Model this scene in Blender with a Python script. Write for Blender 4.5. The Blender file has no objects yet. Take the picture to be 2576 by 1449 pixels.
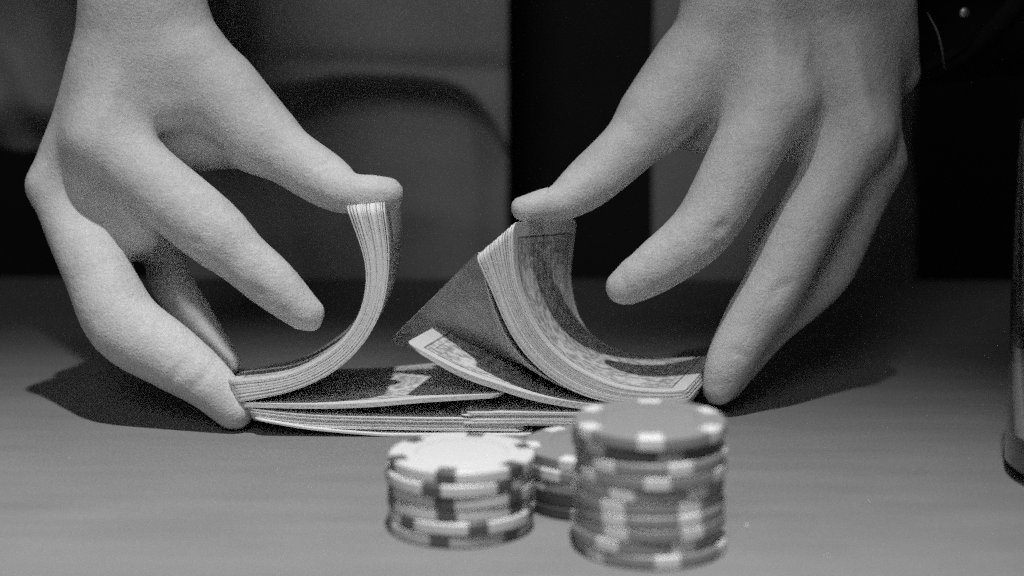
import bpy, bmesh, math, random
import numpy as np
from mathutils import Vector, Matrix

S = bpy.context.scene
COL = S.collection
random.seed(7)
R = math.radians

# ------------------------------------------------------------------ camera
CAM = np.array([0.0, -0.568, 0.158]); PITCH = R(11.0); FPX = 4660.0
cam_d = bpy.data.cameras.new('camera')
cam_d.sensor_width = 36.0; cam_d.lens = 36.0 * FPX / 2576.0
cam_d.clip_start = 0.01; cam_d.clip_end = 30.0
cam_d.dof.use_dof = True; cam_d.dof.focus_distance = 0.592; cam_d.dof.aperture_fstop = 6.6
cam = bpy.data.objects.new('camera', cam_d); COL.objects.link(cam)
cam.location = CAM; cam.rotation_euler = (R(90) - PITCH, 0, 0)
S.camera = cam

# ------------------------------------------------------------------ world and lamp
W = bpy.data.worlds.new('World'); S.world = W; W.use_nodes = True
bg = W.node_tree.nodes['Background']
bg.inputs[0].default_value = (1.0, 1.0, 1.0, 1); bg.inputs[1].default_value = 0.016
LAMP = np.array([0.03, -0.46, 1.48])
ld = bpy.data.lights.new('table_lamp', 'SPOT')
ld.energy = 152.0; ld.shadow_soft_size = 0.025; ld.spot_size = R(36); ld.spot_blend = 1.0
lamp = bpy.data.objects.new('table_lamp', ld); COL.objects.link(lamp)
lamp.location = LAMP
lamp.rotation_euler = (Vector((-0.078, -0.310, 0.0)) - Vector(LAMP)).to_track_quat('-Z', 'Y').to_euler()

fd = bpy.data.lights.new('fill_light', 'AREA'); fd.shape = 'DISK'; fd.size = 0.5; fd.energy = 3.3  # added fill without a real source, lifts jacket, chip sides and shaded skin
fill = bpy.data.objects.new('fill_light', fd); COL.objects.link(fill)
fill.location = (-0.22, -1.15, 0.86)
fill.rotation_euler = (Vector((0.0, 0.3, 0.08)) - fill.location).to_track_quat('-Z', 'Y').to_euler()

S.view_settings.view_transform = 'Standard'; S.view_settings.look = 'None'
S.view_settings.exposure = 0.0; S.view_settings.gamma = 1.0
S.render.engine = 'CYCLES'
S.cycles.use_denoising = False
S.cycles.use_adaptive_sampling = True; S.cycles.adaptive_threshold = 0.6; S.cycles.adaptive_min_samples = 12
S.render.filter_size = 1.9
S.cycles.sample_clamp_indirect = 1.0
S.cycles.max_bounces = 8
S.cycles.caustics_reflective = False; S.cycles.caustics_refractive = False

# ------------------------------------------------------------------ helpers
FW = np.array([0, math.cos(PITCH), -math.sin(PITCH)]); UP = np.array([0, math.sin(PITCH), math.cos(PITCH)])
def at(px, py, Y):
    """Point of the place at depth Y (m) that the photograph shows at pixel (px, py)."""
    D = np.array([(px - 1288) / FPX, 0, 0]) - UP * ((py - 724.5) / FPX) + FW
    t = (Y - CAM[1]) / D[1]
    return CAM + D * t
def mpp(px, py, Y):
    D = np.array([(px - 1288) / FPX, 0, 0]) - UP * ((py - 724.5) / FPX) + FW
    return (Y - CAM[1]) / D[1] / FPX

def tag(o, label=None, cat=None, group=None, kind=None):
    if label: o['label'] = label
    if cat: o['category'] = cat
    if group: o['group'] = group
    if kind: o['kind'] = kind
    return o
def empty(name, loc):
    o = bpy.data.objects.new(name, None); COL.objects.link(o); o.location = loc
    o.empty_display_size = 0.02
    return o
def link_mesh(name, me, parent=None, loc=None):
    o = bpy.data.objects.new(name, me); COL.objects.link(o)
    if parent is not None:
        o.parent = parent
    if loc is not None: o.location = loc
    return o
def mesh(name, verts, faces, mats, smooth=True, mat_idx=None):
    me = bpy.data.meshes.new(name)
    me.from_pydata([tuple(v) for v in verts], [], faces)
    for m in (mats if isinstance(mats, (list, tuple)) else [mats]): me.materials.append(m)
    if smooth: me.polygons.foreach_set('use_smooth', [True] * len(me.polygons))
    if mat_idx is not None: me.polygons.foreach_set('material_index', mat_idx)
    me.update()
    return me
def lathe(profile, n=64, a0=0.0, a1=2 * math.pi):
    """profile: list of (r, z) from bottom axis to top axis; closed when r is 0 at both ends."""
    vs, fs = [], []
    rings = []
    for r, z in profile:
        if r < 1e-7:
            rings.append([len(vs)]); vs.append((0, 0, z))
        else:
            rings.append(list(range(len(vs), len(vs) + n)))
            vs += [(r * math.cos(2 * math.pi * k / n), r * math.sin(2 * math.pi * k / n), z) for k in range(n)]
    for a, b in zip(rings, rings[1:]):
        for k in range(n):
            k2 = (k + 1) % n
            if len(a) == 1 and len(b) == 1: continue
            if len(a) == 1: fs.append((a[0], b[k2], b[k]))
            elif len(b) == 1: fs.append((a[k], a[k2], b[0]))
            else: fs.append((a[k], a[k2], b[k2], b[k]))
    return vs, fs
def catmull(pts, n):
    P = np.array(pts, float)
    P = np.vstack([2 * P[0] - P[1], P, 2 * P[-1] - P[-2]])
    out = []
    m = len(P) - 3
    for i in range(m):
        p0, p1, p2, p3 = P[i:i + 4]
        for t in np.linspace(0, 1, n, endpoint=False):
            out.append(0.5 * ((2 * p1) + (-p0 + p2) * t + (2 * p0 - 5 * p1 + 4 * p2 - p3) * t * t + (-p0 + 3 * p1 - 3 * p2 + p3) * t ** 3))
    out.append(P[-2])
    return np.array(out)
def resample(C, fr):
    d = np.r_[0, np.cumsum(np.linalg.norm(np.diff(C, axis=0), axis=1))]
    s = np.asarray(fr) * d[-1]
    return np.stack([np.interp(s, d, C[:, k]) for k in range(C.shape[1])], 1)

# ------------------------------------------------------------------ materials
class NT:
    def __init__(self, name):
        self.m = bpy.data.materials.new(name); self.m.use_nodes = True
        self.t = self.m.node_tree; self.b = self.t.nodes['Principled BSDF']
    def n(self, kind, **kw):
        nd = self.t.nodes.new(kind)
        for k, v in kw.items(): setattr(nd, k, v)
        return nd
    def link(self, a, b): self.t.links.new(a, b)
    def math(self, op, a, b=None, c=None, clamp=False):
        nd = self.n('ShaderNodeMath', operation=op, use_clamp=clamp)
        for i, v in enumerate((a, b, c)):
            if v is None: continue
            if isinstance(v, (int, float)): nd.inputs[i].default_value = v
            else: self.link(v, nd.inputs[i])
        return nd.outputs[0]
    def noise(self, vec, scale, detail=2.0, rough=0.5):
        nd = self.n('ShaderNodeTexNoise'); nd.inputs['Scale'].default_value = scale
        nd.inputs['Detail'].default_value = detail; nd.inputs['Roughness'].default_value = rough
        if vec is not None: self.link(vec, nd.inputs['Vector'])
        return nd.outputs['Fac']
    def mapped(self, vec, scale, rot=(0, 0, 0)):
        nd = self.n('ShaderNodeMapping'); nd.inputs['Scale'].default_value = scale; nd.inputs['Rotation'].default_value = rot
        self.link(vec, nd.inputs['Vector']); return nd.outputs[0]
    def coord(self, which='Object'): return self.n('ShaderNodeTexCoord').outputs[which]
    def grey(self, val):
        """a float socket as base colour"""
        c = self.n('ShaderNodeCombineColor'); 
        for i in range(3): self.link(val, c.inputs[i])
        self.link(c.outputs[0], self.b.inputs['Base Color'])
    def set(self, base=None, rough=0.5, spec=0.5, **kw):
        if base is not None: self.b.inputs['Base Color'].default_value = (base, base, base, 1)
        self.b.inputs['Roughness'].default_value = rough
        self.b.inputs['Specular IOR Level'].default_value = spec
        for k, v in kw.items(): self.b.inputs[k].default_value = v
    def bump(self, h, strength, dist):
        nd = self.n('ShaderNodeBump'); nd.inputs['Strength'].default_value = strength; nd.inputs['Distance'].default_value = dist
        self.link(h, nd.inputs['Height']); self.link(nd.outputs[0], self.b.inputs['Normal'])

def mat_plain(name, base, rough, spec=0.4, var=0.12, scale=300, bump=0.0, bdist=0.0002):
    N = NT(name); N.set(rough=rough, spec=spec)
    co = N.coord('Object')
    f = N.noise(co, scale, 3, 0.6)
    N.grey(N.math('MULTIPLY', N.math('MULTIPLY_ADD', f, 2 * var, 1 - var), base))
    if bump: N.bump(f, bump, bdist)
    return N.m

def mat_felt():
    N = NT('table_felt'); N.set(rough=0.85, spec=0.15)
    co = N.coord('Object')
    streak = N.noise(N.mapped(co, (14, 90, 20), (0, 0, R(-8))), 1.0, 4, 0.6)
    fine = N.noise(co, 1100, 3, 0.75)
    blot = N.noise(co, 22, 3, 0.55)
    v = N.math('MULTIPLY_ADD', streak, 0.40, 0.80)
    v = N.math('MULTIPLY', v, N.math('MULTIPLY_ADD', fine, 0.9, 0.55))
    v = N.math('MULTIPLY', v, N.math('MULTIPLY_ADD', blot, 0.24, 0.88))
    N.grey(N.math('MULTIPLY', v, 0.20))
    N.bump(fine, 0.5, 0.0005)
    return N.m

def mat_skin():
    N = NT('skin'); N.set(rough=0.62, spec=0.28)
    N.b.inputs['Subsurface Weight'].default_value = 0.25
    N.b.inputs['Subsurface Radius'].default_value = (1, 1, 1)
    N.b.inputs['Subsurface Scale'].default_value = 0.0025
    co = N.coord('Object')
    blot = N.noise(co, 90, 4, 0.65); fine = N.noise(co, 1000, 3, 0.7)
    v = N.math('MULTIPLY_ADD', blot, 0.46, 0.77)
    v = N.math('MULTIPLY', v, N.math('MULTIPLY_ADD', fine, 0.50, 0.75))
    N.grey(N.math('MULTIPLY', v, 0.56))
    vor = N.n('ShaderNodeTexVoronoi', feature='DISTANCE_TO_EDGE'); vor.inputs['Scale'].default_value = 850
    N.link(co, vor.inputs['Vector'])
    h = N.math('ADD', N.math('MULTIPLY', vor.outputs['Distance'], 0.5), N.math('MULTIPLY', N.noise(co, 260, 3, 0.6), 1.2))
    N.bump(h, 0.42, 0.0009)
    return N.m

def mat_card_back():
    N = NT('card_print'); N.set(rough=0.42, spec=0.4)
    uv = N.n('ShaderNodeUVMap'); uv.uv_map = 'UVMap'
    sp = N.n('ShaderNodeSeparateXYZ'); N.link(uv.outputs[0], sp.inputs[0])
    u, v = sp.outputs[0], sp.outputs[1]
    au = N.math('ABSOLUTE', N.math('MULTIPLY', N.math('SUBTRACT', u, 0.5), 88.9))      # mm from the middle
    av = N.math('ABSOLUTE', N.math('MULTIPLY', N.math('SUBTRACT', v, 0.5), 63.5))
    du = N.math('SUBTRACT', 44.45, au); dv = N.math('SUBTRACT', 31.75, av)
    d = N.math('MINIMUM', du, dv)                                                       # mm from the rim
    inside = N.math('GREATER_THAN', d, 4.6)
    line = N.math('LESS_THAN', N.math('ABSOLUTE', N.math('SUBTRACT', d, 4.9)), 0.35)
    line2 = N.math('LESS_THAN', N.math('ABSOLUTE', N.math('SUBTRACT', d, 7.2)), 0.18)
    cx = N.n('ShaderNodeCombineXYZ'); N.link(au, cx.inputs[0]); N.link(av, cx.inputs[1])
    vec = cx.outputs[0]
    vor = N.n('ShaderNodeTexVoronoi', feature='DISTANCE_TO_EDGE'); vor.inputs['Scale'].default_value = 0.42
    N.link(vec, vor.inputs['Vector'])
    vein = N.math('LESS_THAN', vor.outputs['Distance'], 0.07)
    wv = N.n('ShaderNodeTexWave', wave_type='RINGS'); wv.inputs['Scale'].default_value = 0.32
    wv.inputs['Distortion'].default_value = 6.0; wv.inputs['Detail'].default_value = 3; wv.inputs['Detail Scale'].default_value = 0.8
    N.link(vec, wv.inputs['Vector'])
    eng = N.noise(vec, 1.1, 5, 0.75)
    big = N.noise(vec, 0.085, 2, 0.5)
    fig = N.n('ShaderNodeMapRange'); fig.inputs[1].default_value = 0.5; fig.inputs[2].default_value = 0.62
    N.link(big, fig.inputs[0])
    mid = N.n('ShaderNodeMapRange'); mid.inputs[1].default_value = 0.43; mid.inputs[2].default_value = 0.57
    N.link(N.noise(vec, 0.36, 3, 0.55), mid.inputs[0])
    ink = N.math('ADD', N.math('MULTIPLY_ADD', eng, 0.34, 0.06), N.math('MULTIPLY', mid.outputs[0], 0.30))
    ink = N.math('ADD', ink, N.math('MULTIPLY', wv.outputs['Fac'], 0.16))
    ink = N.math('ADD', ink, N.math('MULTIPLY', vein, 0.12))
    ink = N.math('ADD', ink, N.math('MULTIPLY', fig.outputs[0], 0.26))
    ink = N.math('MINIMUM', ink, 0.74)
    paper = 0.70
    val = N.math('ADD', N.math('MULTIPLY', ink, inside), N.math('MULTIPLY', N.math('SUBTRACT', 1.0, inside), paper))
    val = N.math('MULTIPLY', val, N.math('SUBTRACT', 1.0, N.math('MULTIPLY', line, 0.62)))
    val = N.math('MULTIPLY', val, N.math('SUBTRACT', 1.0, N.math('MULTIPLY', N.math('MULTIPLY', line2, inside), 0.45)))
    N.grey(val)
    return N.m

def mat_card_paper():
    N = NT('card_paper'); N.set(rough=0.6, spec=0.3)
    oi = N.n('ShaderNodeObjectInfo')
    f = N.noise(N.coord('Object'), 500, 2, 0.5)
    v = N.math('MULTIPLY_ADD', oi.outputs['Random'], 0.12, 0.64)
    N.grey(N.math('MULTIPLY', v, N.math('MULTIPLY_ADD', f, 0.2, 0.9)))
    return N.m

def mat_cloth(name, base, weave=900, rough=0.9, sheen=0.15):
    N = NT(name); N.set(rough=rough, spec=0.1)
    N.b.inputs['Sheen Weight'].default_value = sheen
    co = N.coord('Object')
    f = N.noise(co, weave, 2, 0.6); g = N.noise(co, 25, 3, 0.6)
    N.grey(N.math('MULTIPLY', N.math('MULTIPLY', N.math('MULTIPLY_ADD', f, 0.4, 0.8), N.math('MULTIPLY_ADD', g, 0.4, 0.8)), base))
    N.bump(f, 0.3, 0.0006)
    return N.m

M_FELT = mat_felt(); M_SKIN = mat_skin(); M_FACE = mat_plain('card_face', 0.38, 0.5, 0.3, 0.45, 160); M_BACK = mat_card_back(); M_PAPER = mat_card_paper()
M_JACKET = mat_cloth('jacket_cloth', 0.40); M_SHIRT = mat_cloth('shirt_cloth', 0.03); M_CUFF = mat_cloth('cuff_cloth', 0.010, sheen=0.0)
M_WHITE = mat_plain('white_clay', 0.56, 0.45, 0.4, 0.14, 1600, 0.15)
M_GREY = mat_plain('grey_clay', 0.235, 0.48, 0.4, 0.22, 1500, 0.15)
M_PALE = mat_plain('pale_clay', 0.42, 0.42, 0.45, 0.05, 400, 0.15)
M_DARK = mat_plain('dark_clay', 0.055, 0.42, 0.45, 0.1, 400, 0.15)
M_SPOTD = mat_plain('dark_spot', 0.085, 0.45, 0.4, 0.1, 400)
M_SPOTL = mat_plain('light_spot', 0.62, 0.48, 0.4, 0.08, 1500)
M_SPOTG = mat_plain('grey_spot', 0.24, 0.42, 0.45, 0.05, 400)
M_METAL = mat_plain('button_metal', 0.35, 0.45, 0.5, 0.05, 300); M_METAL.node_tree.nodes['Principled BSDF'].inputs['Metallic'].default_value = 1.0
M_SEAM_HIGHLIGHT = mat_plain('seam_highlight_satin', 0.16, 0.35, 0.5, 0.2, 300)  # lighter tone that stands for the highlight on the cuff seam
M_NAIL = mat_plain('nail', 0.54, 0.5, 0.35, 0.06, 300)
M_WALL = mat_plain('wall_paint', 0.10, 0.9, 0.2, 0.2, 6)
M_FLOOR = mat_plain('floor_boards', 0.03, 0.8, 0.2, 0.2, 8)

# ------------------------------------------------------------------ the setting
def box(name, x0, x1, y0, y1, z0, z1, mat, bev=0.0):
    bm = bmesh.new(); bmesh.ops.create_cube(bm, size=1.0)
    for v in bm.verts:
        v.co = Vector(((x0 if v.co.x < 0 else x1), (y0 if v.co.y < 0 else y1), (z0 if v.co.z < 0 else z1)))
    if bev: bmesh.ops.bevel(bm, geom=list(bm.edges), offset=bev, segments=4, affect='EDGES', profile=0.5)
    me = bpy.data.meshes.new(name); bm.to_mesh(me); bm.free(); me.materials.append(mat)
    me.polygons.foreach_set('use_smooth', [True] * len(me.polygons))
    return me
o = link_mesh('floor', box('floor', -3, 3, -2.5, 2.2, -0.80, -0.745, M_FLOOR)); tag(o, kind='structure')
o = link_mesh('wall', box('wall', -3, 3, 2.2, 2.3, -0.745, 2.2, M_WALL)); tag(o, kind='structure')
tb = link_mesh('card_table', box('card_table', -0.75, 0.75, -0.92, 0.272, -0.03, 0.0, M_FELT, 0.006))
tb.rotation_euler = (0, 0, R(-1.0))
tag(tb, 'grey cloth-topped card table under the cards and chips', 'table')
for sx in (-0.68, 0.68):
    for sy in (-0.85, 0.2):
        vs, fs = lathe([(0, -0.745), (0.02, -0.745), (0.024, -0.06), (0.03, -0.031), (0, -0.031)], 16)
        l = link_mesh('leg', mesh('leg', vs, fs, M_DARK), tb, (sx, sy, 0))

rl = random.Random(11); lv, lf = [], []
def speck(x, y, r):
    b = len(lv)
    for k in range(5):
        a = 2 * math.pi * k / 5; q = r * rl.uniform(0.6, 1.2); lv.append((x + q * math.cos(a), y + q * math.sin(a), 0.0001))
    lv.append((x, y, 0.0001 + r * 0.7))
    for k in range(5): lf.append((b + k, b + (k + 1) % 5, b + 5))
for px_, py_, r in ((1878, 1322, .0006), (2188, 1262, .0003), (540, 1262, .0003), (2300, 1180, .00025), (320, 1330, .0003), (820, 1390, .00035), (2080, 1400, .0003), (700, 1180, .00025)):
    t_ = -CAM[2] / (at(px_, py_, 0.0) - CAM)[2]; p_ = CAM + (at(px_, py_, 0.0) - CAM) * t_; speck(p_[0], p_[1], r)
for _ in range(160): speck(rl.uniform(-0.35, 0.35), rl.uniform(-0.2, 0.15), rl.uniform(.00008, .0002))
tag(link_mesh('lint', mesh('lint', lv, lf, M_WHITE, False)), 'tiny pale specks of lint scattered on the table cloth', 'lint', kind='stuff')

# ------------------------------------------------------------------ playing cards
ENDS = [0, 0.12, 0.5, 1.1, 1.9, 2.8, 3.5]
UU = np.array(ENDS + list(np.linspace(3.5, 85.4, 27)[1:-1]) + [88.9 - e for e in ENDS[::-1]])
VV = [0.0, 0.33, 0.67, 1.0]
def card(near, far, label, group, thick=0.00031, bottom=None):
    """near, far: curves (n,3) along the two long edges; rounded corners, real thickness."""
    r = 3.5
    n_ = resample(near, UU / 88.9); f_ = resample(far, UU / 88.9)
    d = np.minimum(UU, 88.9 - UU); c = np.where(d < r, r - np.sqrt(np.maximum(0, r * r - (r - np.minimum(d, r)) ** 2)), 0) / 63.5
    nu, nv = len(UU), len(VV)
    G = np.zeros((nu, nv, 3)); UVs = np.zeros((nu, nv, 2))
    for j, v in enumerate(VV):
        vv = c + (1 - 2 * c) * v
        G[:, j] = n_ + (f_ - n_) * vv[:, None]
        UVs[:, j, 0] = UU / 88.9; UVs[:, j, 1] = vv
    du = np.gradient(G, axis=0); w = (f_ - n_)[:, None, :]
    N = np.cross(du, np.broadcast_to(w, G.shape)); N /= np.linalg.norm(N, axis=2, keepdims=True) + 1e-12
    if N[:, :, 2].sum() < 0: N = -N
    T = (G + N * thick / 2).reshape(-1, 3); B = (G - N * thick / 2).reshape(-1, 3)
    org = G.reshape(-1, 3).mean(0); org[2] = B[:, 2].min()
    V = np.vstack([T, B]) - org
    K = nu * nv; fs, mi = [], []
    idx = lambda i, j: i * nv + j
    flip = np.dot(np.cross(du[nu // 2, 0], w[nu // 2, 0]), N[nu // 2, 0]) < 0
    for i in range(nu - 1):
        for j in range(nv - 1):
            q = (idx(i, j), idx(i + 1, j), idx(i + 1, j + 1), idx(i, j + 1))
            if flip: q = q[::-1]
            fs.append(q); mi.append(0)
            fs.append(tuple(K + a for a in q[::-1])); mi.append(1 if bottom is None else bottom)
    rim = [idx(i, 0) for i in range(nu)] + [idx(nu - 1, j) for j in range(1, nv)] + [idx(i, nv - 1) for i in range(nu - 2, -1, -1)] + [idx(0, j) for j in range(nv - 2, 0, -1)]
    for a, b in zip(rim, rim[1:] + rim[:1]):
        q = (a, K + a, K + b, b)
        if flip: q = q[::-1]
        fs.append(q); mi.append(1)
    me = mesh('playing_card', V, fs, [M_BACK, M_PAPER, M_FACE], True, mi)
    uvl = me.uv_layers.new(name='UVMap'); flat = np.vstack([UVs.reshape(-1, 2)] * 2)
    li = np.zeros(len(me.loops), int); me.loops.foreach_get('vertex_index', li)
    uvl.data.foreach_set('uv', flat[li].astype(np.float32).ravel())
    # sharp rim
    me.set_sharp_from_angle(angle=R(50))
    o = link_mesh('playing_card', me, None, org)
    tag(o, label, 'playing card', group)
    return o
def px_curve(pts, Y, n=14):
    C = catmull(pts, n)
    return np.array([at(a, b, Y) for a, b in C])
def lerp(a, b, t): return a + (b - a) * t

NS = 60
FR = np.linspace(0, 1, NS)
# left packet: from the free top end down to the grip at the bottom left
L_in = px_curve([(874, 520), (903, 600), (920, 660), (922, 718), (907, 784), (867, 851), (805, 902), (715, 942), (572, 958)], 0.0)
L_out = px_curve([(962, 512), (976, 632), (968, 734), (943, 812), (893, 886), (817, 947), (715, 988), (588, 1013)], 0.0)
L_in = resample(L_in, FR); L_out = resample(L_out, FR)
NL = 25
for i in range(NL):
    t = i / (NL - 1)
    # strands fan near the top, tighter at the inner edge
    top = 1 - FR[:, None]
    loose = (0.0, 0.075, 0.15)[i] if i < 3 else 0.20 + 0.80 * (i - 3) / (NL - 4)
    w = t + (loose - t) * top ** 1.5 + random.uniform(-0.006, 0.006)
    jit = random.uniform(-0.00022, 0.00022) * top
    near = lerp(L_in, L_out, w) + np.array([0, random.uniform(-0.00016, 0.00016), 0]) + jit * np.array([1, 0, 0])
    far = near + np.array([0, 0.0623, 0])[None, :] + FR[:, None] * np.array([-0.004, 0, -0.0118]) + (1 - FR[:, None]) * np.array([0.001, 0, -0.003])
    th = 0.00037
    if i == 0: lab = 'innermost card of the left bent packet, its edge splayed from the rest'
    elif i == NL - 1: lab = 'outermost card of the bent packet under the left-hand thumb, its face turned to the gap'
    else: lab = 'playing card seen edge-on within the bent packet at the left'
    card(near, far, lab, 'cards in the left bent packet', thick=th)
# one card slid back behind the left packet
near = L_in + np.array([0.0, 0.012, -0.0005]); far = near + np.array([0, 0.0623, 0])[None, :] + FR[:, None] * np.array([-0.004, 0, -0.0085])
# right packet: from the free top end down to the grip at the bottom right
R_in = px_curve([(1290, 560), (1290, 640), (1299, 708), (1328, 790), (1362, 848), (1402, 892), (1457, 932), (1541, 970), (1624, 984), (1722, 985)], 0.0)
R_out = px_curve([(1196, 640), (1236, 728), (1282, 832), (1340, 910), (1414, 967), (1499, 1003), (1600, 1016), (1728, 1012)], 0.0)
R_far = px_curve([(1450, 552), (1438, 655), (1435, 703), (1449, 776), (1474, 826), (1525, 868), (1600, 893), (1690, 902), (1802, 896)], 0.0585)
R_in = resample(R_in, FR); R_out = resample(R_out, FR); R_far = resample(R_far, FR)
R_w = R_far - R_in
NR = 24
for i in range(NR):
    t = i / (NR - 1)
    near = lerp(R_in, R_out, t + random.uniform(-0.01, 0.01)) + np.array([random.uniform(-.0002, .0002), random.uniform(-0.00016, 0.00016), 0])
    far = near + R_w
    if i == 0: lab = 'ornate patterned card facing us, innermost of the bent packet under the right-hand thumb'
    elif i == NR - 1: lab = 'outermost card of the right bent packet, closest to the falling cards'
    else: lab = 'playing card seen edge-on within the bent packet at the right'
    card(near, far, lab, 'cards in the right bent packet', thick=0.00038)
# cards just released by the right thumb, springing flat
for i in range(5):
    dz = np.array([0, 0, -0.00042 * i])
    near = px_curve([(1022 + 3 * i, 862), (1148, 929), (1250, 966), (1352, 996), (1476, 1016), (1600, 1022), (1725, 1016)], 0.0) + dz
    far = px_curve([(1137 + 3 * i, 799), (1225, 835), (1306, 868), (1420, 905), (1560, 925), (1690, 930), (1800, 920)], 0.0585) + dz
    lab = 'patterned card pointing left, topmost of the group springing from the right packet' if i == 0 else 'card beneath the patterned topmost one of the group springing from the right packet'
    card(near, far, lab, 'cards springing flat from the right packet')
# a card still in the air, its shaded underside towards us
F_near = resample(px_curve([(1212, 624), (1226, 740), (1275, 868), (1345, 935), (1450, 985), (1590, 1018), (1726, 1014)], 0.006), FR)
F_far = resample(px_curve([(975, 862), (1085, 885), (1215, 910), (1330, 930), (1450, 945), (1640, 948), (1795, 926)], 0.050), FR)
R_of = R_out + R_w + np.array([-0.002, 0, -0.001])
for k, t in enumerate((1.0, 0.72, 0.46, 0.24)):
    near = lerp(R_out + np.array([-0.0006, 0.001, -0.0004]), F_near, 0.4 + 0.6 * t)
    far = lerp(R_of, F_far, t)
    lab = ('shaded card twisting in the air, farthest out from the right bent packet' if k == 0 else
           'shaded card in the air just leaving the right bent packet')
    card(near, far, lab, 'cards in flight between the packets', bottom=2)
# released left cards
for i in range(4):
    dz = np.array([0, 0, -0.00040 * i])
    near = px_curve([(1270 - 4 * i, 990), (1073, 1002), (926, 1014), (787, 1018), (603, 1014)], 0.0) + dz
    far = near + np.array([0.001, 0.0625, -0.0035])[None, :]
    lab = 'top card of the group released from the left packet, half in shadow' if i == 0 else 'card beneath the half-shadowed top one released from the left packet'
    card(near, far, lab, 'cards released from the left packet')
# interleaved pile on the table
for i in range(9):
    g = 0.00045 * i
    near = px_curve([(1326 - random.uniform(0, 10), 1056), (1163, 1054), (1046, 1053), (791, 1046), (615 + 2.0 * i, 1028)], 0.0) + np.array([0, random.uniform(-.0003, .0003), -g])
    far = near + np.array([0.0, 0.0628, -0.0002])[None, :]
    card(near, far, 'left-hand card lying in the interleaved pile on the table', 'cards in the interleaved pile')
for i in range(2):
    near = px_curve([(1340, 1103), (1163, 1103), (995, 1096), (791, 1079), (636 + 4 * i, 1054)], -0.002)
    near[:, 2] = np.maximum(near[:, 2], 0.0006) - 0.0003 * i
    far = near + np.array([0.0, 0.0628, 0.0])[None, :]; far[:, 2] = np.maximum(far[:, 2], 0.0005)
    card(near, far, 'bottom card of the interleaved pile, bowed up off the cloth at its left end', 'lowest cards of the pile')
for i in range(10):
    g = 0.00046 * i
    near = px_curve([(1163 + random.uniform(-12, 14), 1039), (1300, 1038), (1476, 1040), (1600, 1044), (1732, 1052)], 0.0) + np.array([0, random.uniform(-.0003, .0003) - 0.0003, -g])
    near[:, 2] = np.maximum(near[:, 2], 0.0016)
    far = near + np.array([0.002, 0.0622, -0.0002])[None, :]
    card(near, far, 'right-hand card lying in the interleaved pile behind the chips', 'cards in the interleaved pile')

# ------------------------------------------------------------------ poker chips
CR, CT = 0.0195, 0.00335
def chip_meshes():
    b = 0.00042
    prof = [(0, 0), (CR - b, 0), (CR - 0.0001, b * 0.9), (CR, b * 1.1), (CR, CT - b * 1.1), (CR - 0.0001, CT - b * 0.9), (CR - b, CT),
            (CR * 0.66, CT), (0, CT)]
    return lathe(prof, 72)
cv, cf = chip_meshes()
BODY = {k: mesh('chip_body', cv, cf, m) for k, m in (('white', M_WHITE), ('grey', M_GREY), ('dark', M_DARK), ('pale', M_PALE))}
for me in BODY.values(): me.set_sharp_from_angle(angle=R(40))
def spot_mesh(mat, half):
    b = 0.00042; e = 0.00006
    prof = [(CR * 0.79, -e), (CR - b, -e), (CR + e, b), (CR + e, CT - b), (CR - b, CT + e), (CR * 0.79, CT + e)]
    n = 6; vs, fs = [], []
    for k in range(n + 1):
        a = -half + 2 * half * k / n
        vs += [(r * math.cos(a), r * math.sin(a), z) for r, z in prof]
    p = len(prof)
    for k in range(n):
        for j in range(p):
            j2 = (j + 1) % p
            fs.append((k * p + j, (k + 1) * p + j, (k + 1) * p + j2, k * p + j2))
    fs.append(tuple(range(p))); fs.append(tuple(n * p + j for j in range(p - 1, -1, -1)))
    me = mesh('edge_spot', vs, fs, mat); me.set_sharp_from_angle(angle=R(35)); return me
SPOT = {'white': spot_mesh(M_SPOTD, R(8)), 'grey': spot_mesh(M_SPOTL, R(9.5)), 'dark': spot_mesh(M_SPOTG, R(9.5)), 'pale': spot_mesh(M_SPOTD, R(8))}
iv, if_ = lathe([(0, 0), (CR * 0.64, 0), (CR * 0.64, 0.00003), (CR * 0.60, 0.00004), (0, 0.00004)], 48)
INLAY = {k: mesh('inlay', iv, if_, m) for k, m in (('white', M_WHITE), ('grey', M_GREY), ('dark', M_DARK), ('pale', M_PALE))}
def suit_bumps(kind):
    """small raised diamonds moulded round the face"""
    vs, fs = [], []
    for k in range(12):
        a = 2 * math.pi * (k + 0.5) / 12; c, s = math.cos(a), math.sin(a); r0 = CR * 0.725; w, h = 0.0009, 0.0013
        base = len(vs)
        for dr, dt, z in ((h, 0, 0), (0, w, 0), (-h, 0, 0), (0, -w, 0), (0, 0, 0.00018)):
            vs.append(((r0 + dr) * c - dt * s, (r0 + dr) * s + dt * c, CT + z - 0.00001))
        for q in range(4): fs.append((base + q, base + (q + 1) % 4, base + 4))
    return mesh('moulded_ring', vs, fs, {'white': M_WHITE, 'grey': M_GREY, 'dark': M_DARK, 'pale': M_PALE}[kind], False)
RING = {k: suit_bumps(k) for k in ('white', 'grey', 'dark', 'pale')}
def chip(kind, x, y, z, rot, label, group, tilt=(0, 0), nspot=None):
    o = link_mesh('poker_chip', BODY[kind], None, (x, y, z)); o.rotation_euler = (tilt[0], tilt[1], rot)
    tag(o, label, 'poker chip', group)
    n = nspot or {'white': 6, 'grey': 6, 'dark': 6, 'pale': 6}[kind]
    for k in range(n):
        s = link_mesh('edge_spot', SPOT[kind], o); s.rotation_euler = (0, 0, 2 * math.pi * k / n)
    link_mesh('inlay', INLAY[kind], o, (0, 0, CT - 0.00002))
    link_mesh('moulded_ring', RING[kind], o)
    return o
ORD = ['topmost', 'second', 'third', 'fourth', 'fifth', 'sixth', 'seventh', 'eighth', 'ninth', 'bottom']
PITCHZ = CT + 0.00006
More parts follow.
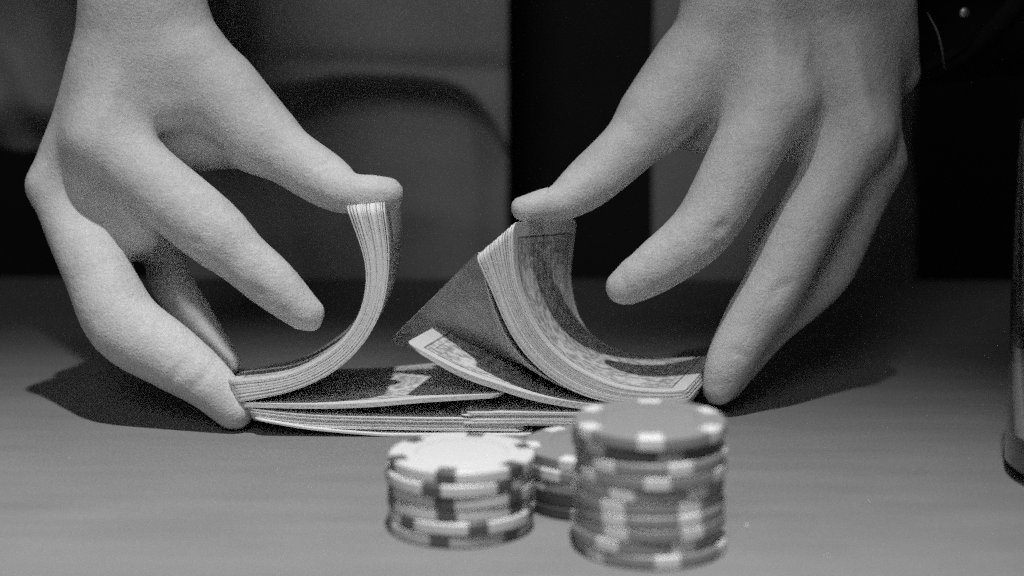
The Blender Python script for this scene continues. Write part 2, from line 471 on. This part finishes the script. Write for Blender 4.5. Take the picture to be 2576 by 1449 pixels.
def ang_front(deg):
    """rotation that puts a spot so many degrees right of the middle of the side facing the camera"""
    return -math.pi / 2 + R(deg)
# grey stack: spot offset from the stack's axis as seen, bottom chip last
gx, gy = at(1626, 1372, -0.10)[0], -0.1065
g_rot = [ang_front(a) for a in (-3.7, 13, 18.8, 0.7, -24, 29, 28, 29.6, 24.7, 8.6)]
g_dx = [0, -0.6, 0.2, 0.3, -0.2, -0.4, 0.1, 0.3, -0.5, 0.6]; g_dy = [0, 0.5, -.2, -.3, .2, .3, -.1, -.2, 0.2, -.4]
for i in range(10):
    kind = 'dark' if i == 1 else 'grey'
    rot = g_rot[i]
    lab = ('dark chip with grey edge spots, second from the top of the tall stack' if i == 1 else
           'grey chip with light edge spots lying on top of the tall stack' if i == 0 else
           'grey chip at the very bottom of the tall stack' if i == 9 else
           'grey light-spotted chip, %s from the top of the tall stack' % ORD[i])
    chip(kind, gx + g_dx[i] / 1000, gy + g_dy[i] / 1000, 0.0002 + (9 - i) * PITCHZ, rot, lab, 'chips of the tall grey stack')
# white stack
wx, wy = at(1158, 1330, -0.09)[0], -0.0905
w_rot = [ang_front(a) for a in (-11, -20, -11, -8.6, 14.6, -14)]
w_dx = [0.5, -0.3, 0.2, -0.1, 0.4, -0.2]; w_dy = [0.2, -0.4, 0.1, 0.3, -0.3, 0.1]
for i in range(6):
    lab = ('white chip lying on top of the short stack' if i == 0 else 'grey dark-spotted chip at the bottom of the short white stack' if i == 5 else
           'white dark-spotted chip, %s from the top of the short stack' % ORD[i])
    o = chip('pale' if i == 5 else 'white', wx + w_dx[i] / 1000, wy + w_dy[i] / 1000, 0.0002 + (5 - i) * PITCHZ, w_rot[i], lab, 'chips of the short white stack')
# small stack behind, between the two
mx, my = 0.0225, -0.0690
MID = [('grey', 'top grey chip of the low stack half hidden between the other two'), ('grey', 'second grey chip of the low half-hidden stack'),
       ('grey', 'third grey chip of the low half-hidden stack, above the black ones'), ('dark', 'upper black chip near the foot of the low half-hidden stack'),
       ('dark', 'lowest black chip of the low half-hidden stack, on the cloth')]
for i, (kind, lab) in enumerate(MID):
    chip(kind, mx + (0.3, -0.3, 0.2, 0, -0.2)[i] / 1000, my + (0.2, 0.1, 0, 0.2, 0.1)[i] / 1000, 0.0002 + (4 - i) * PITCHZ, R((-172, -128, -145, -95, -100)[i]), lab, 'chips of the low stack behind')

# ------------------------------------------------------------------ the player: body (arms and hands) grown from a distance field
def P3(px, py, Ymm, rpx):
    p = at(px, py, Ymm / 1000.0); return (*p * 1000.0, rpx * mpp(px, py, Ymm / 1000.0) * 1000.0)
LH = dict(
    palm=[[(356, -10, 62, 122), (300, 180, 54, 110), (262, 352, 42, 94)],
          [(330, 40, 68, 104), (124, 460, 50, 50)],
          [(320, 80, 82, 95), (225, 470, 70, 64)],
          [(340, 100, 94, 85), (200, 530, 86, 55)],
          [(360, 0, 66, 130), (450, 118, 60, 108), (660, 345, 44, 82)],
          [(420, 170, 56, 104), (428, 250, 52, 84)],
          [(420, 150, 76, 100), (480, 300, 70, 60)],
          [(370, 355, 66, 58), (500, 374, 64, 58), (610, 366, 56, 56)],
          [(215, 420, 56, 80), (310, 545, 46, 72), (352, 585, 44, 58)]],
    fingers=[[(560, 235, 54, 90), (660, 345, 44, 82), (732, 397, 35, 74), (817, 452, 24, 69), (868, 484, 16, 54), (930, 489, 12, 49), (972, 488, 12, 44)],
             [(262, 352, 42, 94), (361, 440, 34, 89), (523, 573, 25, 87), (605, 645, 22, 71), (683, 712, 20, 66), (762, 783, 20, 49)],
             [(120, 474, 48, 47), (180, 585, 40, 64), (245, 688, 30, 84), (312, 815, 20, 94), (423, 893, 14, 84), (515, 958, 9, 68), (588, 1030, 6, 52)],
             [(225, 470, 70, 84), (320, 565, 66, 80), (402, 622, 74, 55), (430, 708, 80, 54), (486, 795, 80, 50), (562, 914, 72, 44)],
             [(200, 535, 82, 56), (265, 650, 66, 56), (320, 770, 50, 54), (410, 862, 36, 50), (520, 945, 32, 40)]],
    extra=[[(758, 782, 20, 46), (782, 804, 20, 31)], [(745, 765, 20, 46), (789, 785, 20, 30)],
           [(935, 470, 12, 32), (992, 484, 12, 25)], [(940, 505, 12, 34), (984, 507, 12, 27)]],
    arm=[(356, -10, 62, 122), (358, -150, 74, 150)])
RH = dict(
    palm=[[(1890, -90, 62, 150), (1920, 60, 58, 118), (1950, 250, 44, 96)],
          [(2040, -90, 70, 150), (2070, 60, 66, 112), (2152, 335, 57, 84)],
          [(2120, -90, 80, 140), (2150, 80, 78, 100), (2200, 400, 74, 72)],
          [(2150, -60, 94, 130), (2190, 90, 94, 92), (2165, 430, 92, 60)],
          [(1880, -60, 62, 150), (1797, 106, 58, 110), (1653, 289, 48, 86)],
          [(1900, 150, 68, 100), (2000, 330, 70, 80)],
          [(1850, 170, 66, 80), (1835, 215, 57, 62)],
          [(1660, 300, 66, 60), (1760, 330, 68, 58), (1850, 310, 62, 60)],
          [(2190, 20, 98, 110), (2250, 180, 108, 66)]],
    fingers=[[(1740, 180, 62, 100), (1653, 289, 48, 86), (1573, 377, 38, 73), (1480, 460, 28, 66), (1412, 508, 20, 48), (1350, 521, 16, 38), (1316, 527, 16, 31)],
             [(1950, 252, 44, 96), (1880, 375, 34, 90), (1775, 565, 24, 80), (1655, 668, 20, 67), (1578, 718, 20, 50)],
             [(2152, 338, 57, 86), (2032, 550, 44, 80), (1945, 722, 36, 77), (1891, 804, 32, 70), (1837, 905, 27, 60), (1808, 978, 25, 42)],
             [(2200, 405, 82, 73), (2130, 570, 78, 70), (2080, 670, 74, 72), (2020, 740, 68, 66), (1930, 825, 58, 58), (1822, 968, 42, 45)],
             [(2150, 440, 93, 62), (1945, 590, 92, 50), (1935, 700, 86, 46), (1890, 800, 74, 42)]],
    extra=[[(1600, 700, 20, 56), (1566, 722, 20, 44)], [(1360, 515, 16, 36), (1312, 522, 16, 29)]],
    arm=[(2020, -90, 70, 160), (2070, -230, 86, 185)])
def chain(spec, sub=1):
    pts = np.array([P3(*s) for s in spec])
    if sub > 1: pts = catmull(pts, sub)
    return [(np.array(a[:3], np.float32), np.array(b[:3], np.float32), a[3], b[3]) for a, b in zip(pts, pts[1:])]
def cap(P, seg):
    a, b, r1, r2 = seg
    ba = b - a; pa = P - a
    t = np.clip(pa @ ba / np.float32(ba @ ba), 0, 1)
    q = pa - t[:, None] * ba
    return np.sqrt(np.einsum('ij,ij->i', q, q)) - (r1 + (r2 - r1) * t).astype(np.float32)
def smin(a, b, k):
    h = np.maximum(k - np.abs(a - b), 0) / k
    return np.minimum(a, b) - h * h * k * 0.25
def chain_d(P, ch, k=0):
    d = cap(P, ch[0])
    for s in ch[1:]: d = np.minimum(d, cap(P, s)) if k == 0 else smin(d, cap(P, s), k)
    return d
def near_segs(ch, c, rad):
    return [s for s in ch if cap(c[None], s)[0] < rad + 12.0]
def make_side(spec, sgn):
    bend = (lambda y: 6 + (y - 6) * 0.68) if sgn < 0 else (lambda y: y if y < 22 else 22 + (y - 22) * 0.64)
    spec = {k: [[(a, b, bend(y), r) for a, b, y, r in c] for c in (v if k != 'arm' else [v])] for k, v in spec.items()}
    spec['arm'] = spec['arm'][0]
    palm = [chain(c) for c in spec['palm']]
    fing = [chain(c, 4) for c in spec['fingers']] + [chain(c) for c in spec['extra']]
    a0 = [P3(*s) for s in spec['arm']]
    elbow = np.array([sgn * 240.0, 290.0, 330.0]); sh = np.array([sgn * 185.0, 400.0, 520.0])
    pts = a0 + [(*elbow, 44.0), (*sh, 56.0), (0.0, 410.0, 525.0, 60.0)]
    arm = [(np.array(a[:3], np.float32), np.array(b[:3], np.float32), a[3], b[3]) for a, b in zip(pts, pts[1:])]
    def f(P, c=None, rad=None):
        sel = (lambda ch: ch) if c is None else (lambda ch: near_segs(ch, c, rad))
        d = np.full(len(P), 100.0, np.float32)
        for ch in [arm] + palm:
            ch = sel(ch)
            if ch: d = smin(d, chain_d(P, ch), 9.0)
        out = d
        for ch in fing:
            ch = sel(ch)
            if ch: out = np.minimum(out, smin(d, chain_d(P, ch), 6.0))
        return out
    return f
fL, fR = make_side(LH, -1), make_side(RH, 1)
def body_sdf(P, c=None, rad=None):
    d = np.empty(len(P), np.float32)
    m = P[:, 0] < -12.0
    for mm, f in ((m, fL), (~m, fR)):
        if mm.any(): d[mm] = f(P[mm], c, rad)
    return d
def grow(sdf, lo, hi, h, B=8):
    H = h * B
    nb = np.ceil((np.array(hi) - lo) / H).astype(int)
    I = np.stack(np.meshgrid(*[np.arange(n) for n in nb], indexing='ij'), -1).reshape(-1, 3)
    C = (np.array(lo) + (I + 0.5) * H).astype(np.float32)
    dc = sdf(C)
    I = I[np.abs(dc) < H * 0.95]
    g = np.arange(B + 1)
    off = np.stack(np.meshgrid(g, g, g, indexing='ij'), -1).reshape(-1, 3)
    sb = I // 4; I = I[np.lexsort((sb[:, 2], sb[:, 1], sb[:, 0]))]; sb = I // 4
    cut = np.nonzero(np.any(np.diff(sb, axis=0) != 0, axis=1))[0] + 1
    vals = []
    for Ic in np.split(I, cut):
        P = (np.array(lo) + (Ic[:, None, :] * B + off[None]).reshape(-1, 3) * h).astype(np.float32)
        c = (P.min(0) + P.max(0)) / 2
        vals.append(sdf(P, c, float(np.linalg.norm(P.max(0) - c))))
    vals = np.concatenate(vals).reshape(-1, B + 1, B + 1, B + 1)
    dims = nb * B + 2
    key = lambda c: (c[..., 0].astype(np.int64) * dims[1] + c[..., 1]) * dims[2] + c[..., 2]
    corners = [(a, b, c) for a in (0, 1) for b in (0, 1) for c in (0, 1)]
    cv_ = np.stack([vals[:, a:B + a, b:B + b, c:B + c] for a, b, c in corners], -1)      # (nblk,B,B,B,8)
    neg = cv_ < 0
    act = neg.any(-1) & ~neg.all(-1)
    bi, ci, cj, ck = np.nonzero(act)
    cell = I[bi] * B + np.stack([ci, cj, ck], -1)
    v8 = cv_[bi, ci, cj, ck]
    co = np.array(corners, np.float32)
    acc = np.zeros((len(cell), 3), np.float32); cnt = np.zeros(len(cell), np.float32)
    for p in range(8):
        for q in range(p + 1, 8):
            if abs(co[p] - co[q]).sum() != 1: continue
            x = (v8[:, p] < 0) != (v8[:, q] < 0)
            t = np.where(x, v8[:, p] / np.where(x, v8[:, p] - v8[:, q], 1), 0)
            acc += np.where(x[:, None], co[p] + t[:, None] * (co[q] - co[p]), 0); cnt += x
    V = np.array(lo) + (cell + acc / cnt[:, None]) * h
    k = key(cell); order = np.argsort(k); ks = k[order]
    def find(c):
        kk = key(c); p = np.clip(np.searchsorted(ks, kk), 0, len(ks) - 1)
        return np.where(ks[p] == kk, order[p], -1)
    quads = []
    for ax in range(3):
        b, c = (ax + 1) % 3, (ax + 2) % 3
        sl0 = [slice(None)] + [slice(0, B)] * 3
        sl1 = list(sl0); sl1[ax + 1] = slice(1, B + 1)
        v0, v1 = vals[tuple(sl0)], vals[tuple(sl1)]
        x = (v0 < 0) != (v1 < 0)
        qb, qi, qj, qk = np.nonzero(x)
        p = I[qb] * B + np.stack([qi, qj, qk], -1)
        eb = np.zeros(3, int); eb[b] = 1; ec = np.zeros(3, int); ec[c] = 1
        q = np.stack([find(p), find(p - eb), find(p - eb - ec), find(p - ec)], -1)
        s = v0[qb, qi, qj, qk] < 0
        q = np.where(s[:, None], q, q[:, ::-1])
        quads.append(q[(q >= 0).all(1)])
    return V, np.vstack(quads)
V, Q = grow(body_sdf, (-330, -25, -6), (330, 470, 600), 1.15)
# two light relaxations of the surface
def relax(V, Q, n, lam):
    for _ in range(n):
        A = np.zeros_like(V); c = np.zeros(len(V))
        for a, b in ((0, 1), (1, 2), (2, 3), (3, 0)):
            for u, w in ((a, b), (b, a)):
                for k in range(3): A[:, k] += np.bincount(Q[:, u], V[Q[:, w], k], len(V))
                c += np.bincount(Q[:, u], minlength=len(V))
        V = V + lam * (A / np.maximum(c, 1)[:, None] - V)
    return V
V = relax(V, Q, 3, 0.5)
def vnormals(V, Q):
    n = np.cross(V[Q[:, 2]] - V[Q[:, 0]], V[Q[:, 3]] - V[Q[:, 1]]); N = np.zeros_like(V)
    for k in range(4):
        for a in range(3): N[:, a] += np.bincount(Q[:, k], n[:, a], len(V))
    return N / (np.linalg.norm(N, axis=1, keepdims=True) + 1e-9)
VN = vnormals(V, Q)
# skin folds at the joints: (pixel a, pixel b, depth mm, groove depth mm, half width mm)
FOLDS = [((330, 748), (392, 757), 2, 0.9, 1.3), ((300, 738), (350, 742), -2, 0.4, 1.0),
         ((470, 596), (512, 622), 8, 0.35, 1.8), ((630, 720), (668, 742), 8, 0.5, 1.3),
         ((800, 420), (838, 404), 12, 0.4, 1.1), ((815, 440), (862, 412), 12, 0.4, 1.1), ((640, 235), (672, 262), 18, 0.35, 1.6),
         ((508, 345), (566, 388), 24, 0.8, 1.5), ((398, 335), (430, 352), 26, 1.0, 1.6),
         ((1425, 425), (1462, 448), 12, 0.4, 1.1), ((1440, 408), (1480, 432), 12, 0.4, 1.1), ((1700, 355), (1775, 285), 26, 0.8, 1.5),
         ((1590, 640), (1625, 672), 8, 0.2, 1.2), ((1790, 590), (1830, 560), 6, 0.5, 1.6), ((1760, 606), (1800, 620), 6, 0.4, 1.3),
         ((1935, 740), (1985, 712), 16, 0.5, 1.4), ((1925, 760), (1970, 745), 16, 0.4, 1.1), ((1840, 880), (1880, 900), 16, 0.4, 1.2),
         ((430, 960), (470, 905), 2, 0.4, 1.4), ((480, 985), (530, 930), 2, 0.4, 1.2)]
def surface_near(c, view, rad):
    w = V - c; dep_ = w @ view; w = w - dep_[:, None] * view
    i = np.nonzero((np.einsum('ij,ij->i', w, w) < rad * rad) & (VN @ view < 0.15))[0]
    return i[dep_[i] < dep_[i].min() + 30] if len(i) else i
for a, b, yd, dep, hw in FOLDS:
    A = at(*a, yd / 1000) * 1000; B = at(*b, yd / 1000) * 1000
    view = (A + B) / 2 - CAM * 1000; view /= np.linalg.norm(view)
    sel = surface_near((A + B) / 2, view, np.linalg.norm(B - A) / 2 + 6)
    near, q = sel, V[sel]
    ba = B - A; t = np.clip(((q - A) @ ba) / (ba @ ba), 0, 1)
    w = q - (A + t[:, None] * ba); w -= (w @ view)[:, None] * view
    g = np.exp(-(np.linalg.norm(w, axis=1) / hw) ** 2) * np.clip(-(VN[near] @ view) * 2.0 + 0.3, 0, 1) * np.clip(1.3 - np.abs(2 * t - 1), 0.3, 1)
    V[near] -= VN[near] * (1.6 * dep * g)[:, None]
# tendons and veins on the backs of the hands
for pts, r, hgt in (([(1948, 235, 10), (1940, 120, 25), (1930, 0, 36)], 3.2, 0.7), ([(2148, 320, 14), (2110, 190, 28), (2060, 40, 44)], 3.2, 0.8),
                    ([(2198, 385, 34), (2175, 250, 46), (2140, 90, 56)], 2.8, 0.7), ([(2010, 200, 24), (2030, 90, 36), (1985, 0, 40)], 1.8, 0.45),
                    ([(255, 330, 10), (285, 200, 26), (320, 60, 34)], 3.0, 0.5), ([(190, 300, 20), (250, 170, 34), (290, 90, 42)], 2.2, 0.4)):
    C3 = np.array([at(p[0], p[1], (p[2] + 8) / 1000) * 1000 for p in pts]); view = C3[1] - CAM * 1000; view /= np.linalg.norm(view)
    C3 = catmull(C3, 8)
    near = surface_near(C3[len(C3) // 2], view, 42); near = near[(VN[near] @ view) < 0]; q = V[near]
    best = np.full(len(q), 99.0); tt = np.zeros(len(q))
    for k, c in enumerate(C3):
        w = q - c; w -= (w @ view)[:, None] * view; d_ = np.linalg.norm(w, axis=1)
        tt = np.where(d_ < best, k / (len(C3) - 1), tt); best = np.minimum(best, d_)
    g = np.exp(-(best / r) ** 2) * np.clip(-(VN[near] @ view) * 1.5, 0, 1) * np.sin(np.pi * np.clip(tt, 0.02, 0.98)) ** 0.6
    V[near] += VN[near] * (1.4 * hgt * g)[:, None]
V = V / 1000.0
person = empty('person', (0, 0.36, 0.0))
tag(person, 'person in an open jacket bending two half decks with both hands', 'person')
me = bpy.data.meshes.new('body')
me.vertices.add(len(V)); me.vertices.foreach_set('co', (V - np.array([0, 0.36, 0])).astype(np.float32).ravel())
me.loops.add(len(Q) * 4); me.loops.foreach_set('vertex_index', Q.astype(np.int32).ravel())
me.polygons.add(len(Q)); me.polygons.foreach_set('loop_start', np.arange(0, len(Q) * 4, 4, dtype=np.int32))
me.polygons.foreach_set('use_smooth', np.ones(len(Q), bool))
me.update(calc_edges=True); me.validate(); me.materials.append(M_SKIN)
body = link_mesh('body', me, person)
def nail(p0, p1, Y, half, sag):
    """curved plate on the upper side of a thumb tip, from its root p0 to its rim p1"""
    a, b = at(*p0, Y), at(*p1, Y); vs, fs = [], []; n, m = 9, 9
    ax = (b - a) / np.linalg.norm(b - a); up = np.cross(ax, [0, 1.0, 0]); up = up if up[2] > 0 else -up
    for layer in (0, -0.0006):
        for i in range(n):
            u = i / (n - 1); hw = half * (1 - 0.35 * max(0, 0.25 - u) / 0.25 - 0.25 * max(0, u - 0.8) / 0.2)
            for j in range(m):
                v = 2 * j / (m - 1) - 1
                p = a + (b - a) * (u * (1 - 0.10 * v * v)) + np.array([0, hw * v, 0]) + up * (layer + 0.0004 * math.sin(math.pi * u) - sag * v * v)
                vs.append(p - np.array([0, 0.36, 0]))
    K = n * m; d = lambda i, j: i * m + j
    for i in range(n - 1):
        for j in range(m - 1):
            fs.append((d(i, j), d(i + 1, j), d(i + 1, j + 1), d(i, j + 1))); fs.append((K + d(i, j), K + d(i, j + 1), K + d(i + 1, j + 1), K + d(i + 1, j)))
    rim = [d(i, 0) for i in range(n)] + [d(n - 1, j) for j in range(1, m)] + [d(i, m - 1) for i in range(n - 2, -1, -1)] + [d(0, j) for j in range(m - 2, 0, -1)]
    for x, y in zip(rim, rim[1:] + rim[:1]): fs.append((x, K + x, K + y, y))
    link_mesh('nail', mesh('nail', vs, fs, M_NAIL), body)
nail((932, 443), (1001, 456), 0.0098, 0.0046, 0.0044)
nail((1378, 471), (1294, 504), 0.0165, 0.0042, 0.0046)

# ------------------------------------------------------------------ clothes
PO = np.array([0, 0.36, 0])
def relief(name, xs, zs, fy, mat, thick=0.004, label=None):
    """cloth sheet over (x, z) with depth fy(x, z), real thickness"""
    nx, nz = len(xs), len(zs)
    vs, fs = [], []
    for s in (0, 1):
        for x in xs:
            for z in zs: vs.append((x - PO[0], fy(x, z) + s * thick - PO[1], z))
    K = nx * nz; id_ = lambda i, j: i * nz + j
    for i in range(nx - 1):
        for j in range(nz - 1):
            fs.append((id_(i, j), id_(i + 1, j), id_(i + 1, j + 1), id_(i, j + 1)))
            fs.append((K + id_(i, j), K + id_(i, j + 1), K + id_(i + 1, j + 1), K + id_(i + 1, j)))
    rim = [id_(i, 0) for i in range(nx)] + [id_(nx - 1, j) for j in range(1, nz)] + [id_(i, nz - 1) for i in range(nx - 2, -1, -1)] + [id_(0, j) for j in range(nz - 2, 0, -1)]
    for a, b in zip(rim, rim[1:] + rim[:1]): fs.append((a, K + a, K + b, b))
    o = link_mesh(name, mesh(name, vs, fs, mat), person)
    if label: o['label'] = label
    return o
def gauss(x, s): return math.exp(-0.5 * (x / s) ** 2)
def sstep(a, b, x):
    t = max(0, min(1, (x - a) / (b - a))); return t * t * (3 - 2 * t)
YJ = 0.315
def pxz(px, py): p = at(px, py, YJ); return p[0], p[2]
def topx(x, z):
    """picture-like coordinates on the jacket plane, so folds can be described where they are seen"""
    d = np.array([x, YJ, z]) - CAM; t = d @ FW
    return 1288 + d[0] / t * FPX, 724.5 - (d @ UP) / t * FPX
def jacket_left_y(x, z):
    u, v = topx(x, z)
    y = YJ
    # the upper layer ends in a proud lip; the lower layer sits back under it and swells out again
    d_ = u - 1196
    e = 184 + 26 * sstep(900, 700, u) + 0.95 * (d_ + math.sqrt(d_ * d_ + 4200))
    rec = 0.052 - 0.012 * sstep(700, 1000, u) - 0.018 * sstep(1170, 1262, u)
    recpx = rec * 4600
    below = sstep(e - 14, e + 40, v)
    y += -0.016 + rec * below * (1 - 0.5 * sstep(e + recpx * 0.8, e + recpx + 170, v))
    y += 0.006 * gauss(v - 130 - 0.04 * u, 26) * (1 - below)
    y += 0.045 * gauss(u - 560, 46) * sstep(520, 60, v)
    y += 0.006 * gauss(u - 690 - 0.35 * (v - 560), 34) * sstep(440, 540, v)
    y += 0.004 * gauss(u - 1040 + 0.2 * (v - 500), 60) * sstep(500, 640, v)
    y += 0.012 * sstep(470, 200, u)
    y -= 0.003 * gauss(u - 1268, 10)
    return y
def jacket_right_y(x, z):
    u, v = topx(x, z)
    y = YJ + 0.002
    y -= 0.012 * sstep(300, 620, v)
    y += 0.012 * gauss(v - 260 - 0.2 * (u - 1700), 60)
    y += 0.020 * sstep(2050, 2350, u)
    y += 0.006 * gauss(u - 1900 - 0.3 * v, 60)
    return y
zs = np.linspace(-0.10, 0.36, 230)
xl0, xl1 = pxz(440, 500)[0], pxz(1279, 500)[0]
relief('jacket_front', np.linspace(xl0, xl1, 200), zs, jacket_left_y, M_JACKET)
def jacket_side_y(x, z):
    u, v = topx(x, z)
    return YJ - 0.012 + 0.05 * sstep(230, 430, v) + 0.010 * math.sin(u * 0.012 + v * 0.009) + 0.004 * math.sin(u * 0.031 - v * 0.02)
relief('jacket_side', np.linspace(pxz(-300, 300)[0], pxz(432, 300)[0], 80), np.linspace(pxz(100, 395)[1], 0.36, 110), jacket_side_y, M_JACKET)
xr0, xr1 = pxz(1640, 500)[0], pxz(2320, 500)[0]
relief('jacket_front', np.linspace(xr0, xr1, 90), zs, jacket_right_y, M_JACKET)
relief('shirt', np.linspace(-0.13, 0.20, 60), zs, lambda x, z: 0.385 + 0.004 * math.sin(60 * x + 9 * z), M_SHIRT)
def sleeve(points, mat, name, n=40, wr=0.0025, seed=1):
    rnd = random.Random(seed)
    pts = catmull([(*p, r) for p, r in points], 14)
    vs, fs = [], []
    T = np.gradient(pts[:, :3], axis=0)
    for i, (p, t) in enumerate(zip(pts, T)):
        t = t / np.linalg.norm(t); a = np.cross(t, [0, 0, 1.0]); a /= np.linalg.norm(a); b = np.cross(a, t)
        for k in range(n):
            th = 2 * math.pi * k / n
            r = p[3] + wr * math.sin(3 * th + i * 0.35) + wr * math.sin(i * 0.9 + 2 * th)
            vs.append(tuple(p[:3] + r * (math.cos(th) * a + math.sin(th) * b) - PO))
    m = len(pts)
    for i in range(m - 1):
        for k in range(n):
            fs.append((i * n + k, i * n + (k + 1) % n, (i + 1) * n + (k + 1) % n, (i + 1) * n + k))
    o = link_mesh(name, mesh(name, vs, fs, mat), person)
    md = o.modifiers.new('thickness', 'SOLIDIFY'); md.thickness = 0.003; md.offset = 1
    return o
# picture-right sleeve: dark loose cuff over the wrist, then up to the shoulder
sl = sleeve([(at(2285, -135, 0.108), 0.047), (at(2430, -230, 0.14), 0.056), (np.array([0.248, 0.28, 0.33]), 0.064), (np.array([0.195, 0.40, 0.52]), 0.08)], M_CUFF, 'sleeve')
sl['label'] = 'black sleeve with a bright button'
SB = at(2425, 31, 0.064) - PO
vs, fs = lathe([(0, 0), (0.0016, 0.0001), (0.0019, 0.0006), (0.0014, 0.0011), (0, 0.0013)], 20)
bt = link_mesh('button', mesh('button', [(x, -z, y) for x, y, z in vs], fs, M_METAL), sl, SB)
C3 = catmull([at(2332, 30, 0.071), at(2358, 80, 0.070), at(2370, 130, 0.073), at(2376, 172, 0.079)], 8) - PO
vs, fs = [], []
for i, c in enumerate(C3):
    rr = 0.0004 * math.sin(math.pi * (i + 0.5) / len(C3)) ** 0.5
    for k in range(8): vs.append(tuple(c + rr * np.array([math.cos(k * math.pi / 4), math.sin(k * math.pi / 4), 0])))
for i in range(len(C3) - 1):
    for k in range(8): fs.append((i * 8 + k, i * 8 + (k + 1) % 8, i * 8 + 8 + (k + 1) % 8, i * 8 + 8 + k))
link_mesh('seam_highlight', mesh('seam_highlight', vs, fs, M_SEAM_HIGHLIGHT), sl)  # thin pale tube along the cuff seam, a highlight built as a strip
sl2 = sleeve([(at(255, -250, 0.125), 0.044), (np.array([-0.235, 0.28, 0.33]), 0.06), (np.array([-0.19, 0.40, 0.52]), 0.08)], M_JACKET, 'sleeve', seed=3)

# ------------------------------------------------------------------ drinking glass at the right
def mat_glass():
    N = NT('clear_glass'); N.set(base=0.95, rough=0.02, spec=0.5); N.b.inputs['Transmission Weight'].default_value = 1.0; N.b.inputs['IOR'].default_value = 1.5
    return N.m
def mat_drink():
    N = NT('dark_drink'); N.set(base=0.05, rough=0.05, spec=0.5); N.b.inputs['Transmission Weight'].default_value = 0.6; N.b.inputs['IOR'].default_value = 1.33
    return N.m
gcx, gcy = 0.1800, -0.045
glass = empty('drinking_glass', (gcx, gcy, 0))
tag(glass, 'tall clear drinking glass with a dark drink, cut off by the right border', 'glass')
vs, fs = lathe([(0, 0.0005), (0.030, 0.0005), (0.0345, 0.004), (0.0352, 0.05), (0.0350, 0.104), (0.0346, 0.1052), (0.0338, 0.104), (0.0330, 0.05), (0.0318, 0.014), (0.028, 0.0105), (0, 0.010)], 72)
link_mesh('tumbler', mesh('tumbler', vs, fs, mat_glass()), glass)
vs, fs = lathe([(0, 0.0104), (0.0278, 0.0109), (0.0316, 0.0145), (0.0325, 0.045), (0.0322, 0.0455), (0, 0.0455)], 72)
link_mesh('drink', mesh('drink', vs, fs, mat_drink()), glass)
